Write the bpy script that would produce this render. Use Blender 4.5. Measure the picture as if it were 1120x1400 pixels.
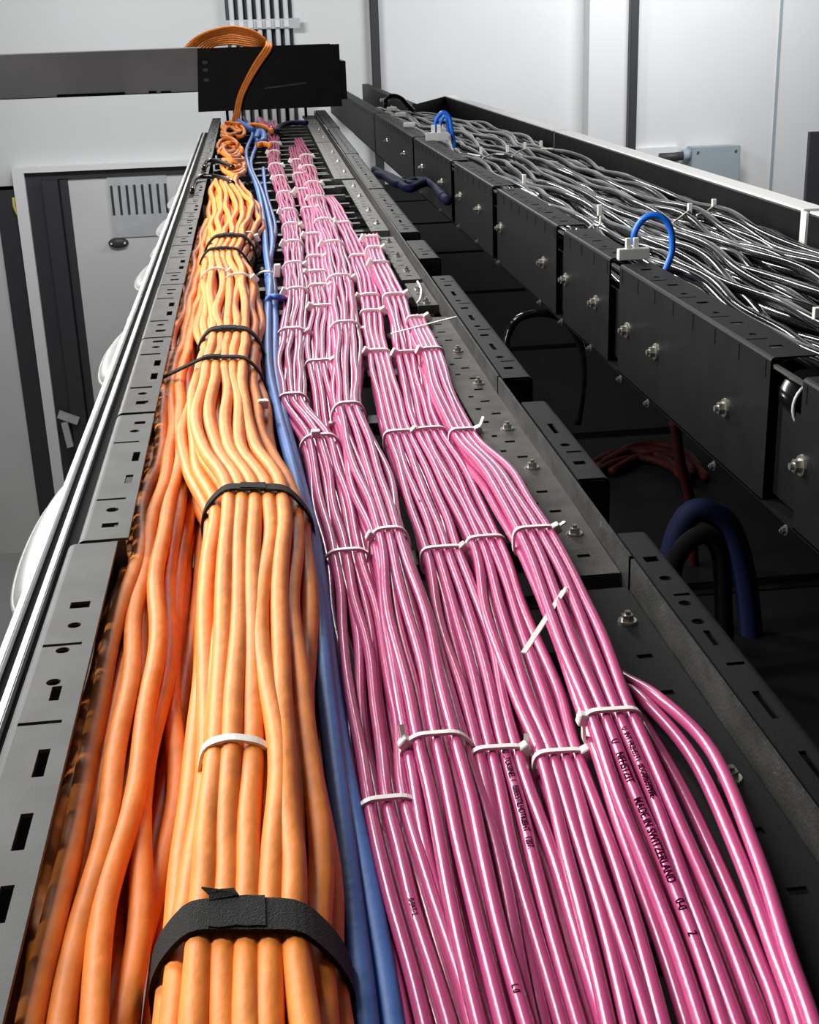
import bpy, bmesh, math, random
import numpy as np
from mathutils import Matrix, Vector

for _o in list(bpy.data.objects):
    bpy.data.objects.remove(_o)
scene = bpy.context.scene
C = scene.collection
random.seed(7)
rng = np.random.default_rng(11)

# ------------------------------------------------------------------ camera
H = 3.50                       # camera height above the floor
FPX, CX, CY = 1800.0, 560.0, 700.0
_y = np.array([328 - CX, CY - 42, -FPX]); _y /= np.linalg.norm(_y)
_z = np.cross([1, .035, 0], _y); _z /= np.linalg.norm(_z)
_x = np.cross(_y, _z)
MW = np.array([_x, _y, _z])    # camera space -> room space
cam_d = bpy.data.cameras.new('camera')
cam_d.sensor_fit = 'VERTICAL'
cam_d.sensor_height = 24.0
cam_d.lens = 24.0 * FPX / 1400.0
cam_d.clip_start = .02
cam = bpy.data.objects.new('camera', cam_d)
C.objects.link(cam)
m4 = Matrix([list(MW[0]) + [0], list(MW[1]) + [0], list(MW[2]) + [H], [0, 0, 0, 1]])
cam.matrix_world = m4
scene.camera = cam

# ------------------------------------------------------------------ light
world = bpy.data.worlds.new('world')
scene.world = world
world.use_nodes = True
world.node_tree.nodes['Background'].inputs[0].default_value = (.93, .96, 1, 1)
world.node_tree.nodes['Background'].inputs[1].default_value = .035

def area(name, loc, target, sx, sy, power, col=(1, 1, 1)):
    d = bpy.data.lights.new(name, 'AREA')
    d.shape = 'RECTANGLE'; d.size = sx; d.size_y = sy; d.energy = power; d.color = col
    o = bpy.data.objects.new(name, d); C.objects.link(o)
    o.location = loc
    o.rotation_euler = (Vector(target) - Vector(loc)).to_track_quat('-Z', 'Y').to_euler()
    return o
area('batten_lamp_left_aisle', (-2.2, 1.5, H + .98), (.1, 1.5, H - .36), .14, 4.0, 175, (1, .975, .94))
area('batten_lamp_ahead', (-1.2, 3.25, H + 1.0), (.1, 1.3, H - .36), .16, 2.0, 106, (1, .975, .94))
area('ceiling_lamp_over_trays', (.1, 6.0, H + 1.25), (.2, 1.2, H - .4), .14, 1.3, 42, (1, .985, .96))
area('right_wall_fill', (2.6, 7.2, H + 1.2), (2.7, 9.2, H - .5), 1.6, .25, 66, (.96, .98, 1))  # added fill that brightens the right part of the far wall
area('left_wall_door_fill', (-.9, 6.8, H + .9), (-.95, 9.2, H - 1.8), 1.2, .25, 48, (.97, .98, 1))  # added fill aimed at the left back wall and the grey door

scene.view_settings.view_transform = 'Standard'
scene.view_settings.look = 'None'
scene.view_settings.gamma = 1
scene.view_settings.use_curve_mapping = False
scene.view_settings.exposure = 0.0

# ------------------------------------------------------------------ helpers
def at(px, py, z):
    """point of the photograph that lies in the horizontal plane z (relative to the lens)"""
    r = MW @ np.array([px - CX, CY - py, -FPX]); return r * (z / r[2])
def at_x(px, py, x):
    r = MW @ np.array([px - CX, CY - py, -FPX]); return r * (x / r[0])
def at_y(px, py, y):
    r = MW @ np.array([px - CX, CY - py, -FPX]); return r * (y / r[1])
def depth(p): return -float((MW.T @ np.asarray(p))[2])
def proj(p):
    c = MW.T @ np.asarray(p, float).T
    return CX - FPX * c[0] / c[2], CY + FPX * c[1] / c[2]
UP = np.array([0, 0, H])

def mat(name, col, rough=.5, metal=0., spec=.5, noise=None, bump=None, coat=0.):
    """noise=(scale, darker colour factor, stretch xyz), bump=(scale, strength, stretch)"""
    m = bpy.data.materials.new(name); m.use_nodes = True
    nt = m.node_tree; b = nt.nodes['Principled BSDF']
    b.inputs['Base Color'].default_value = (*col, 1)
    b.inputs['Roughness'].default_value = rough
    b.inputs['Metallic'].default_value = metal
    b.inputs['Specular IOR Level'].default_value = spec
    b.inputs['Coat Weight'].default_value = coat
    tc = nt.nodes.new('ShaderNodeTexCoord')
    def nz(scale, st, detail=3):
        mp = nt.nodes.new('ShaderNodeMapping'); mp.inputs['Scale'].default_value = st
        n = nt.nodes.new('ShaderNodeTexNoise'); n.inputs['Scale'].default_value = scale
        n.inputs['Detail'].default_value = detail
        nt.links.new(tc.outputs['Object'], mp.inputs[0]); nt.links.new(mp.outputs[0], n.inputs['Vector'])
        return n
    if noise:
        n = nz(noise[0], noise[2])
        r = nt.nodes.new('ShaderNodeValToRGB')
        r.color_ramp.elements[0].position = .38; r.color_ramp.elements[1].position = .62
        f = noise[1]
        r.color_ramp.elements[0].color = (*[c * f for c in col], 1) if not isinstance(f, tuple) else (*f, 1)
        r.color_ramp.elements[1].color = (*col, 1)
        nt.links.new(n.outputs[0], r.inputs[0]); nt.links.new(r.outputs[0], b.inputs['Base Color'])
    if bump:
        n = nz(bump[0], bump[2])
        bp = nt.nodes.new('ShaderNodeBump'); bp.inputs['Strength'].default_value = bump[1]
        bp.inputs['Distance'].default_value = .002
        nt.links.new(n.outputs[0], bp.inputs['Height']); nt.links.new(bp.outputs[0], b.inputs['Normal'])
    return m

S1 = (1, 1, 1)
M = {
 'steel': mat('lit_dark_steel', (.085, .088, .092), .62, .0, .22, (26, .78, S1), (900, .06, S1)),  # left rail: same steel as the right one, its lit tone in the colour
 'steel_dirty': mat('dusty_steel', (.028, .028, .028), .55, .0, .35, (60, .45, (1, .5, 1)), (500, .3, S1)),
 'black_shaded_steel': mat('black_shaded_steel', (.0065, .0065, .007), .5, .0, .17, (18, .7, S1), (700, .1, S1)),  # black tray steel; on the right rail the colour also carries its shade
 'grey_ledge': mat('grey_ledge', (.065, .064, .06), .55, .0, .3, (40, .6, S1), (600, .15, S1)),
 'bolt': mat('zinc_bolt', (.62, .60, .55), .28, .9),
 'alu': mat('bright_channel', (.86, .86, .86), .3, .0, .5, (30, .8, (1, .1, 1))),
 'cross_lit': mat('lit_cross_steel', (.20, .20, .205), .4, 0, .5, (3, .75, S1)),  # brighter grey stands in for light on the crossing tray's side panel
 'void': mat('matt_black', (.003, .003, .0035), .85, 0, .1),
 'pink': mat('pink_jacket', (.47, .064, .195), .26, 0, .6, (9, .93, (1, .4, 1)), (160, .08, S1)),
 'orange': mat('orange_jacket', (.86, .255, .032), .55, 0, .35, (70, .84, (1, .55, 1)), (110, .38, (1, .55, 1))),
 'blue': mat('blue_jacket', (.075, .20, .58), .5, 0, .4, (20, .85, S1), (150, .2, S1)),
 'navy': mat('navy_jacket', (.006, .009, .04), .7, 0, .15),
 'cyan_blue': mat('bright_blue_jacket', (.01, .15, .72), .35, 0, .5),
 'black': mat('black_jacket', (.005, .005, .0055), .14, 0, .42),
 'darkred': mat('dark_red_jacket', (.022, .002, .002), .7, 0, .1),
 'nylon': mat('white_nylon', (.83, .80, .76), .38, 0, .5),
 'velcro': mat('black_hook_and_loop', (.018, .018, .019), .85, 0, .3, (900, .5, S1), (1400, 1.0, S1)),
 'ink': mat('dark_print', (.03, .002, .012), .95, 0, .0),
 'wall': mat('white_wall', (.80, .80, .80), .6, 0, .3, (1.5, .97, S1)),
 'wall_left': mat('pale_wall', (.74, .745, .74), .6, 0, .3, (1.5, .97, S1)),
 'post': mat('dark_post', (.045, .045, .05), .5),
 'door_leaf': mat('grey_door', (.70, .70, .69), .45, 0, .4, (2, .95, S1)),
 'door_dark': mat('dark_door_edge', (.035, .035, .04), .5),
 'white_trim': mat('white_trim', (.85, .85, .85), .45),
 'box_grey': mat('box_grey', (.36, .42, .46), .5),
 'pale': mat('pale_plastic', (.55, .565, .565), .4, 0, .5, (14, .9, S1)),
 'shell': mat('pale_grey_plastic', (.17, .175, .175), .5, 0, .3, (14, .85, S1)),
 'conduit': mat('galvanised_conduit', (.84, .86, .86), .3, .1),
 'floor': mat('grey_floor', (.42, .42, .41), .6),
 'yellow': mat('yellow_wire', (.8, .62, .12), .5),
}

def mesh_np(name, v, f, m, parent=None, smooth=True):
    v = np.asarray(v, np.float32); f = np.asarray(f, np.int32)
    me = bpy.data.meshes.new(name)
    me.vertices.add(len(v)); me.vertices.foreach_set('co', v.ravel())
    k = f.shape[1]
    me.loops.add(f.size); me.loops.foreach_set('vertex_index', f.ravel())
    me.polygons.add(len(f))
    me.polygons.foreach_set('loop_start', np.arange(0, f.size, k, dtype=np.int32))
    me.update(calc_edges=True)
    me.polygons.foreach_set('use_smooth', np.full(len(f), smooth))
    me.materials.append(M[m]); me.validate()
    o = bpy.data.objects.new(name, me); C.objects.link(o)
    if parent: o.parent = parent
    return o
def obj(name, bm, m, parent=None, smooth=False):
    bmesh.ops.recalc_face_normals(bm, faces=bm.faces)
    me = bpy.data.meshes.new(name); bm.to_mesh(me); bm.free()
    if smooth:
        for p in me.polygons: p.use_smooth = True
    me.materials.append(M[m])
    o = bpy.data.objects.new(name, me); C.objects.link(o)
    if parent: o.parent = parent
    return o
def tag(o, label=None, cat=None, group=None, kind=None):
    if label: o['label'] = label
    if cat: o['category'] = cat
    if group: o['group'] = group
    if kind: o['kind'] = kind
    return o
def empty(name, loc=(0, 0, 0)):
    o = bpy.data.objects.new(name, None); C.objects.link(o); o.empty_display_size = .02
    return o
def box(bm, x0, x1, y0, y1, z0, z1):
    vs = [bm.verts.new((x, y, z + H)) for z in (z0, z1) for y in (y0, y1) for x in (x0, x1)]
    for q in ((0, 1, 3, 2), (4, 6, 7, 5), (0, 4, 5, 1), (2, 3, 7, 6), (0, 2, 6, 4), (1, 5, 7, 3)):
        bm.faces.new([vs[i] for i in q])
    return vs
def boxo(name, d, m, parent=None, bevel=0):
    bm = bmesh.new(); box(bm, *d)
    if bevel: bmesh.ops.bevel(bm, geom=bm.edges[:], offset=bevel, segments=2, affect='EDGES')
    return obj(name, bm, m, parent)
def oriented_box(name, c, ax, ay, az, m, parent=None, bevel=0):
    """c centre (rel), ax/ay/az half-axis vectors"""
    bm = bmesh.new(); c, ax, ay, az = map(np.asarray, (c, ax, ay, az))
    vs = [bm.verts.new(c + UP + sx * ax + sy * ay + sz * az) for sz in (-1, 1) for sy in (-1, 1) for sx in (-1, 1)]
    for q in ((0, 1, 3, 2), (4, 6, 7, 5), (0, 4, 5, 1), (2, 3, 7, 6), (0, 2, 6, 4), (1, 5, 7, 3)):
        bm.faces.new([vs[i] for i in q])
    if bevel: bmesh.ops.bevel(bm, geom=bm.edges[:], offset=bevel, segments=1, affect='EDGES')
    return obj(name, bm, m, parent)
def tube(name, P, r, m, parent=None, sides=10, caps=True):
    P = np.asarray(P, float); n = len(P)
    T = np.gradient(P, axis=0); T /= np.linalg.norm(T, axis=1)[:, None] + 1e-12
    N = np.zeros_like(P)
    a = np.array([0, 0, 1.]) if abs(T[0][2]) < .9 else np.array([1., 0, 0])
    v = a - T[0] * (a @ T[0]); N[0] = v / np.linalg.norm(v)
    for i in range(1, n):
        v = N[i - 1] - T[i] * (N[i - 1] @ T[i]); N[i] = v / (np.linalg.norm(v) + 1e-12)
    B = np.cross(T, N)
    th = np.linspace(0, 2 * np.pi, sides, endpoint=False)
    rr = np.broadcast_to(np.asarray(r, float), (n,))[:, None, None]
    V = P[:, None] + rr * (np.cos(th)[None, :, None] * N[:, None] + np.sin(th)[None, :, None] * B[:, None]) + UP
    i = np.arange(n - 1)[:, None] * sides; j = np.arange(sides)[None]; k = (j + 1) % sides
    F = np.stack([i + j, i + k, i + sides + k, i + sides + j], -1).reshape(-1, 4)
    V = V.reshape(-1, 3)
    if caps:
        c0, c1 = len(V), len(V) + 1
        V = np.vstack([V, P[0] + UP, P[-1] + UP])
        jj = np.arange(0, sides, 2)
        F = np.vstack([F, np.stack([np.full_like(jj, c0), (jj + 2) % sides, (jj + 1) % sides, jj], -1),
                       np.stack([np.full_like(jj, c1), (n - 1) * sides + jj, (n - 1) * sides + (jj + 1) % sides, (n - 1) * sides + (jj + 2) % sides], -1)])
    return mesh_np(name, V, F, m, parent)
def spline(pts, n=60):
    """Catmull-Rom through points"""
    p = np.asarray(pts, float); p = np.vstack([2 * p[0] - p[1], p, 2 * p[-1] - p[-2]])
    k = len(p) - 3; out = []
    for t in np.linspace(0, k - 1e-6, n):
        i = int(t); u = t - i; a, b, c, d = p[i:i + 4]
        out.append(.5 * (2 * b + (c - a) * u + (2 * a - 5 * b + 4 * c - d) * u * u + (3 * b - a - 3 * c + d) * u ** 3))
    return np.array(out)
def pchip(x, y, q):
    x = np.asarray(x, float); y = np.asarray(y, float); h = np.diff(x); d = np.diff(y) / h
    m = np.zeros_like(y); m[0] = d[0]; m[-1] = d[-1]
    for i in range(1, len(x) - 1):
        if d[i - 1] * d[i] > 0:
            w1 = 2 * h[i] + h[i - 1]; w2 = h[i] + 2 * h[i - 1]
            m[i] = (w1 + w2) / (w1 / d[i - 1] + w2 / d[i])
    q = np.clip(q, x[0], x[-1]); i = np.clip(np.searchsorted(x, q) - 1, 0, len(x) - 2)
    t = (q - x[i]) / h[i]
    return ((2 * t ** 3 - 3 * t ** 2 + 1) * y[i] + (t ** 3 - 2 * t ** 2 + t) * h[i] * m[i]
            + (-2 * t ** 3 + 3 * t ** 2) * y[i + 1] + (t ** 3 - t ** 2) * h[i] * m[i + 1])

def rect_hole(cx, cy, w, h): return [(cx - w / 2, cy - h / 2), (cx + w / 2, cy - h / 2), (cx + w / 2, cy + h / 2), (cx - w / 2, cy + h / 2)]
def round_hole(cx, cy, r): return [(cx + r * math.cos(a), cy + r * math.sin(a)) for a in np.linspace(0, 2 * math.pi, 10, endpoint=False)]
def add_plate(bm, outline, holes, z0, z1):
    """horizontal plate with real holes, between z0 and z1 (relative)"""
    from mathutils.geometry import delaunay_2d_cdt
    loops = [outline] + holes; vs = []; es = []
    for lp in loops:
        k = len(vs); vs += [Vector(p) for p in lp]; es += [(k + i, k + (i + 1) % len(lp)) for i in range(len(lp))]
    V, _, T, *_r = delaunay_2d_cdt(vs, es, [], 0, 1e-6)
    def inside(p, lp):
        c = False
        for (x1, y1), (x2, y2) in zip(lp, lp[1:] + lp[:1]):
            if (y1 > p[1]) != (y2 > p[1]) and p[0] < (x2 - x1) * (p[1] - y1) / (y2 - y1) + x1: c = not c
        return c
    keep = []
    for t in T:
        g = [sum(V[i][k] for i in t) / len(t) for k in (0, 1)]
        if inside(g, outline) and not any(inside(g, h) for h in holes): keep.append(t)
    up = [bm.verts.new((v[0], v[1], z1 + H)) for v in V]; dn = [bm.verts.new((v[0], v[1], z0 + H)) for v in V]
    cnt = {}
    for t in keep:
        bm.faces.new([up[i] for i in t]); bm.faces.new([dn[i] for i in reversed(t)])
        for a, b in zip(t, list(t[1:]) + [t[0]]):
            cnt.setdefault((min(a, b), max(a, b)), []).append((a, b))
    for e in cnt.values():
        if len(e) == 1:
            a, b = e[0]; bm.faces.new((up[b], up[a], dn[a], dn[b]))
    bmesh.ops.delete(bm, geom=[v for v in up + dn if not v.link_faces], context='VERTS')
def add_strip(bm, prof, A, B, th=.0015):
    """sheet profile [(dx,dz)..] swept from base A=(x,y) to B=(x,y)"""
    rows = []
    for (x, y) in (A, B):
        rows.append([bm.verts.new((x + dx, y, dz + H)) for dx, dz in prof])
    for i in range(len(prof) - 1):
        bm.faces.new((rows[0][i], rows[0][i + 1], rows[1][i + 1], rows[1][i]))

# ------------------------------------------------------------------ the room
WY = 9.2
floor = boxo('floor', (-6, 8, -2, WY + .3, -H - .05, -H), 'floor'); tag(floor, kind='structure', label='grey floor far below the cable trays')
wl = boxo('wall_back', (-6, .84, WY, WY + .2, -H, 2.2), 'wall_left'); tag(wl, kind='structure', label='pale back wall behind the crossing tray')
wr = boxo('wall_right', (2.29, 8, WY - .16, WY + .2, -H, 2.2), 'wall'); tag(wr, kind='structure', label='bright white wall panel standing proud on the right')
wm = boxo('wall_centre', (.84, 2.29, WY, WY + .2, -H, 2.2), 'wall'); tag(wm, kind='structure', label='white wall panel beyond the far end of the trays')
for k, (px, w, lab, yy) in enumerate([(513, .055, 'dark upright post on the wall nearest the crossing tray', WY - .03),
                                      (866, .055, 'dark upright post on the white wall left of the grey box', WY - .19)]):
    p = at_y(px, 60, yy)
    t = boxo('trim_%d' % (k + 1), (p[0] - w / 2, p[0] + w / 2, yy - .03, yy + .03, -H, 2.2), 'post', bevel=.004); tag(t, lab, kind='structure')
p = at_y(1066, 60, WY - .17)
t = boxo('trim_3', (p[0] - .008, p[0] + .008, WY - .17, WY - .15, -H, 2.2), 'box_grey'); tag(t, 'thin upright joint line in the right white wall', kind='structure')
# right door edge
p = at_y(1105, 180, WY - .16)
d = boxo('door_3', (p[0], p[0] + .9, WY - .2, WY - .15, -H, p[2]), 'post'); tag(d, 'dark door frame at the right edge', kind='structure')

# doors at the left in the back wall
zt = -.829
def door(name, x0, x1, ztop, label, vent):
    root = tag(empty(name), label, kind='structure')
    boxo('white_casing', (x0 - .075, x0, WY - .10, WY, -H, ztop), 'white_trim', root)
    boxo('white_casing', (x0 - .075, x1, WY - .10, WY, ztop, ztop + .035), 'white_trim', root)
    boxo('door_frame', (x0, x1, WY - .06, WY, ztop - .05, ztop), 'door_dark', root)
    boxo('door_frame', (x0, x0 + .10, WY - .06, WY, -H, ztop - .05), 'door_dark', root)
    boxo('door_frame', (x0 + .11, x0 + .21, WY - .12, WY, -H, ztop - .05), 'door_dark', root)
    boxo('door_frame', (x0 + .215, x0 + .27, WY - .05, WY, -H, ztop - .05), 'door_dark', root)
    lf = boxo('door_leaf', (x0 + .27, x1 - .13, WY - .04, WY, -H, ztop - .055), 'door_leaf', root)
    boxo('door_frame', (x1 - .13, x1, WY - .08, WY, -H, ztop - .05), 'door_dark', root)
    return root, lf
d1, leaf = door('door_1', at_y(36, 240, WY)[0], -.27, zt, 'grey steel door with a louvred vent and dark frame', True)
a = at_y(146, 252, WY - .04); b = at_y(236, 290, WY - .04)
boxo('vent_panel', (a[0] + .005, b[0] - .02, WY - .05, WY - .035, b[2] - .15, a[2] + .10), 'pale', leaf)
for k in range(8):
    x = a[0] + .02 + k * (b[0] - a[0] - .06) / 7
    boxo('vent_slot', (x, x + .016, WY - .054, WY - .045, b[2], a[2] - .01), 'door_dark', leaf)
c = at_y(162, 332, WY - .05)
bm = bmesh.new(); bmesh.ops.create_uvsphere(bm, u_segments=20, v_segments=8, radius=1)
for v in bm.verts: v.co = (c[0] + v.co.x * .068, c[1] + v.co.y * .03, c[2] + H + v.co.z * .036)
lk = obj('lock', bm, 'post', leaf, True)
for s in (-1, 1):
    boxo('lock_screw', (c[0] + s * .045 - .006, c[0] + s * .045 + .006, WY - .085, WY - .07, c[2] - .006, c[2] + .006), 'white_trim', lk)
# second leaf further left
x1 = at_y(35, 240, WY)[0] - .075
d2 = tag(empty('door_2'), 'plain grey door cut by the left picture edge', kind='structure')
z2 = at_y(20, 254, WY)[2]
boxo('door_leaf', (x1 - 1.1, x1 - .13, WY - .04, WY, -H, z2 - .02), 'door_leaf', d2)
boxo('door_frame', (x1 - .13, x1, WY - .05, WY, -H, z2), 'door_dark', d2)
boxo('door_frame', (x1 - 1.1, x1, WY - .05, WY, z2 - .02, z2), 'door_dark', d2)
pts = [at_y(18, 270, WY - .07), at_y(20, 284, WY - .08), at_y(26, 297, WY - .07)]
tag(tube('wire_pull', spline(pts, 14), .010, 'yellow', None, 8), 'short yellow wire hanging on the dark door edge', 'wire')
# door closer arm low at the left frame
q = at_y(92, 590, WY - .14)
dc = tag(empty('door_hinge'), 'pale metal hinge arm on the dark door frame', 'hinge')
oriented_box('plate', q + [0.0, 0, -.02], (.022, 0, .005), (0, .02, 0), (-.01, 0, .09), 'pale', dc)
oriented_box('arm', q + [.02, 0, .10], (.065, 0, -.03), (0, .02, 0), (.01, 0, .022), 'pale', dc)

# conduits on the wall behind the crossing tray
for k in range(7):
    x = -.045 + k * .058
    o = tube('conduit', [(x, WY - .06, -1.0), (x, WY - .06, .4), (x, WY - .06, 2.1)], .016, 'conduit', None, 12)
    tag(o, ['leftmost steel conduit', 'second steel conduit from left', 'third steel conduit from left', 'middle steel conduit', 'third steel conduit from right',
            'second steel conduit from right', 'rightmost steel conduit'][k] + ' rising behind the crossing tray', 'conduit', 'conduits on the back wall')
tag(boxo('conduit_gap_shade', (-.085, .345, WY - .012, WY, -1.2, 2.1), 'post'), 'dark sheet for the shade between the upright steel conduits', 'shade sheet')  # dark sheet added for the shade between the conduits
zc = at_y(360, 33, WY)[2]
cl = tag(empty('conduit_clamp'), 'steel clamp bar holding the upright conduits', 'clamp')
boxo('bar', (-.10, .39, WY - .085, WY - .077, zc - .03, zc + .03), 'pale', cl)
for k in range(7): boxo('saddle', (-.06 + k * .058, -.03 + k * .058, WY - .095, WY - .085, zc - .022, zc + .022), 'conduit', cl)

# grey junction box on the right wall
a = at_y(938, 200, WY - .16); b = at_y(998, 250, WY - .16)
jb = tag(empty('junction_box'), 'grey square junction box on the white wall', 'junction box')
bx = boxo('box_body', (a[0], b[0], WY - .30, WY - .16, b[2], a[2]), 'box_grey', jb, .008)
boxo('lid', (a[0] - .006, b[0] + .006, WY - .325, WY - .30, b[2] - .006, a[2] + .006), 'box_grey', jb, .006)
for sx in (a[0] + .03, b[0] - .03):
    boxo('lid_screw', (sx - .008, sx + .008, WY - .332, WY - .323, a[2] - .035, a[2] - .02), 'bolt', jb)
q = at_y(900, 215, WY - .22)
pp = tag(empty('box_cable'), 'short black cable entering the grey wall box', 'cable')
tube('cable_jacket', [(q[0], WY - .25, q[2]), (q[0] + .1, WY - .25, q[2]), (a[0] + .01, WY - .25, q[2] + .01)], .03, 'post', pp, 10)
tube('gland', [(a[0] - .05, WY - .25, q[2] + .008), (a[0], WY - .25, q[2] + .01)], .04, 'box_grey', pp, 10)
q = at_y(895, 210, WY - .3)
boxo('ledge', (q[0] - .16, q[0] + .2, WY - .20, WY - .16, -1.3, q[2] + .03), 'white_trim').name = 'wall_ledge'
tag(bpy.data.objects['wall_ledge'], 'low white box ledge on the wall beside the grey box', 'ledge')

# ------------------------------------------------------------------ racks under the trays, put in matt black to darken the gap
for k in range(9):
    y0 = .2 + k * .95
    r = tag(empty('server_rack'), ['first', 'second', 'third', 'fourth', 'fifth', 'sixth', 'seventh', 'eighth', 'ninth'][k] + ' black rack from the camera under the trays', 'rack', 'black racks under the trays')
    boxo('body', (-.12, 1.25, y0, y0 + .93, -H, -.98), 'void', r)
    boxo('top_panel', (-.10, 1.23, y0 + .02, y0 + .91, -.98, -.965), 'void', r)
    boxo('vent_rim', (.30, .52, y0 + .2, y0 + .7, -.965, -.955), 'void', r)

# ------------------------------------------------------------------ main cable tray
ZR = -.342
tray = tag(empty('cable_tray'), 'long black ladder tray carrying the orange and pink cables', 'cable tray')
def rail_segment(side, y0, y1, xi0, xi1, w, holes, m, hgt=.062, cap=True):
    """side -1 left rail, +1 right rail. xi = inner edge x at the near and far end, w flange width"""
    bm = bmesh.new(); s = side; r = .006
    def X(y): return xi0 + (xi1 - xi0) * (y - y0) / (y1 - y0)
    fl = w - r
    out = [(X(y0), y0), (X(y0) + s * fl, y0), (X(y1) + s * fl, y1), (X(y1), y1)]
    hl = []
    for kind, u, y, a, b in holes:      # u: fraction of the flange width, a across, b along
        cx = X(y) + s * u * w
        hl.append(round_hole(cx, y, a / 2) if kind == 'o' else rect_hole(cx, y, a, b))
    add_plate(bm, out, hl, ZR - .002, ZR)
    for d in (0, .002):   # rounded outer shoulder and web, outside then inside
        rr = r - d; prof = [(s * (fl + rr * math.sin(t)), ZR - r + rr * math.cos(t)) for t in np.linspace(0, math.pi / 2, 6)]
        prof.append((s * (fl + rr), ZR - hgt))
        add_strip(bm, prof, (X(y0), y0), (X(y1), y1))
    # inner lip
    add_strip(bm, [(0, ZR), (s * .001, ZR - .006)], (X(y0), y0), (X(y1), y1))
    if cap:
        for y in (y0 + .0005, y1):
            vs = [bm.verts.new((X(y) + dx, y, z + H)) for dx, z in ((s * .002, ZR - .002), (s * (w - .001), ZR - .004), (s * (w - .001), ZR - hgt), (s * .002, ZR - hgt))]
            bm.faces.new(vs)
    o = obj('rail_segment', bm, m, tray)
    return o
# left rail, near segment
Ln = [('r', .42, .440, .010, .014), ('r', .33, .482, .006, .026), ('r', .33, .536, .006, .030), ('r', .33, .597, .006, .027), ('r', .55, .639, .026, .0035),
      ('r', .40, .672, .0055, .017), ('o', .48, .686, .0085, 0), ('o', .48, .727, .0085, 0), ('r', .58, .735, .028, .0035),
      ('o', .40, .762, .0085, 0), ('r', .40, .793, .0125, .010), ('r', .33, .38, .006, .03), ('r', .33, .33, .006, .03)]
rail_segment(-1, .15, .903, -.114, -.114, .036, Ln, 'steel')
L1 = [('r', .42, .938, .012, .009), ('o', .45, .972, .010, 0), ('r', .58, .997, .026, .004), ('r', .26, 1.045, .006, .022), ('r', .22, 1.106, .006, .026),
      ('r', .58, 1.151, .026, .004), ('o', .40, 1.185, .009, 0), ('r', .32, 1.212, .010, .009)]
rail_segment(-1, .909, 1.242, -.107, -.108, .037, L1, 'steel')
y = 1.25; k = 0
while y < 5.6:
    L = .335 + .02 * ((k * 7) % 3); y1 = y + L
    hs = [('r', .4, y + .035, .012, .012), ('o', .45, y + .07, .010, 0), ('r', .58, y + .095, .026, .006), ('r', .25, y + .14, .007, .026),
          ('r', .25, y + .20, .007, .026), ('r', .58, y + .245, .026, .006), ('o', .42, y + .28, .010, 0), ('r', .4, y + .31, .012, .010)]
    dx = -.002 * (k % 2) + .0006 * k
    rail_segment(-1, y, y1 - .006, -.108 + dx * .3, -.108 + dx * .3, .037, hs, 'steel_dirty')
    y = y1; k += 1
# right rail segments
rail_segment(1, .15, .845, .2385, .2395, .0225, [('r', .45, .527, .004, .030), ('r', .45, .590, .004, .030), ('r', .62, .638, .016, .0035), ('r', .40, .672, .004, .02), ('o', .38, .695, .008, 0),
             ('o', .4, .722, .008, 0), ('r', .62, .735, .016, .0035), ('o', .4, .762, .008, 0), ('r', .42, .795, .010, .009), ('r', .45, .45, .004, .03), ('r', .45, .38, .004, .03)], 'black_shaded_steel')
for y0, y1, xa, xb, w in [(.966, 1.197, .2405, .2415, .026), (1.291, 1.888, .2415, .250, .031), (2.045, 2.232, .252, .253, .034), (2.33, 3.0, .254, .262, .036), (3.02, 3.9, .262, .275, .038), (3.92, 5.0, .276, .292, .04), (5.02, 6.1, .292, .306, .046)]:
    hs = []
    t = y0 + .04
    while t < y1 - .04:
        hs += [('r', .42, t, .010, .009)]
        if t + .05 < y1 - .02: hs += [('r', .6, t + .03, .018, .004), ('o', .4, t + .05, .009, 0)]
        if t + .12 < y1 - .03: hs += [('r', .42, t + .10, .005, .03)]
        t += .16
    rail_segment(1, y0, y1, xa, xb, w, hs, 'black_shaded_steel')
# upright inner strip of the right rail
for y0, y1, xa, xb in [(.15, .80, .235, .2362), (.805, 1.30, .2362, .238), (1.305, 2.0, .238, .247), (2.0, 4.0, .247, .272), (4.0, 6.1, .272, .300)]:
    bm = bmesh.new()
    for d in (0, .0022): add_strip(bm, [(d, ZR - .03), (d, ZR - .001)], (xa, y0), (xb, y1))
    add_strip(bm, [(0, ZR - .001), (.0022, ZR - .001)], (xa, y0), (xb, y1))
    obj('inner_strip', bm, 'steel_dirty', tray)
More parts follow.
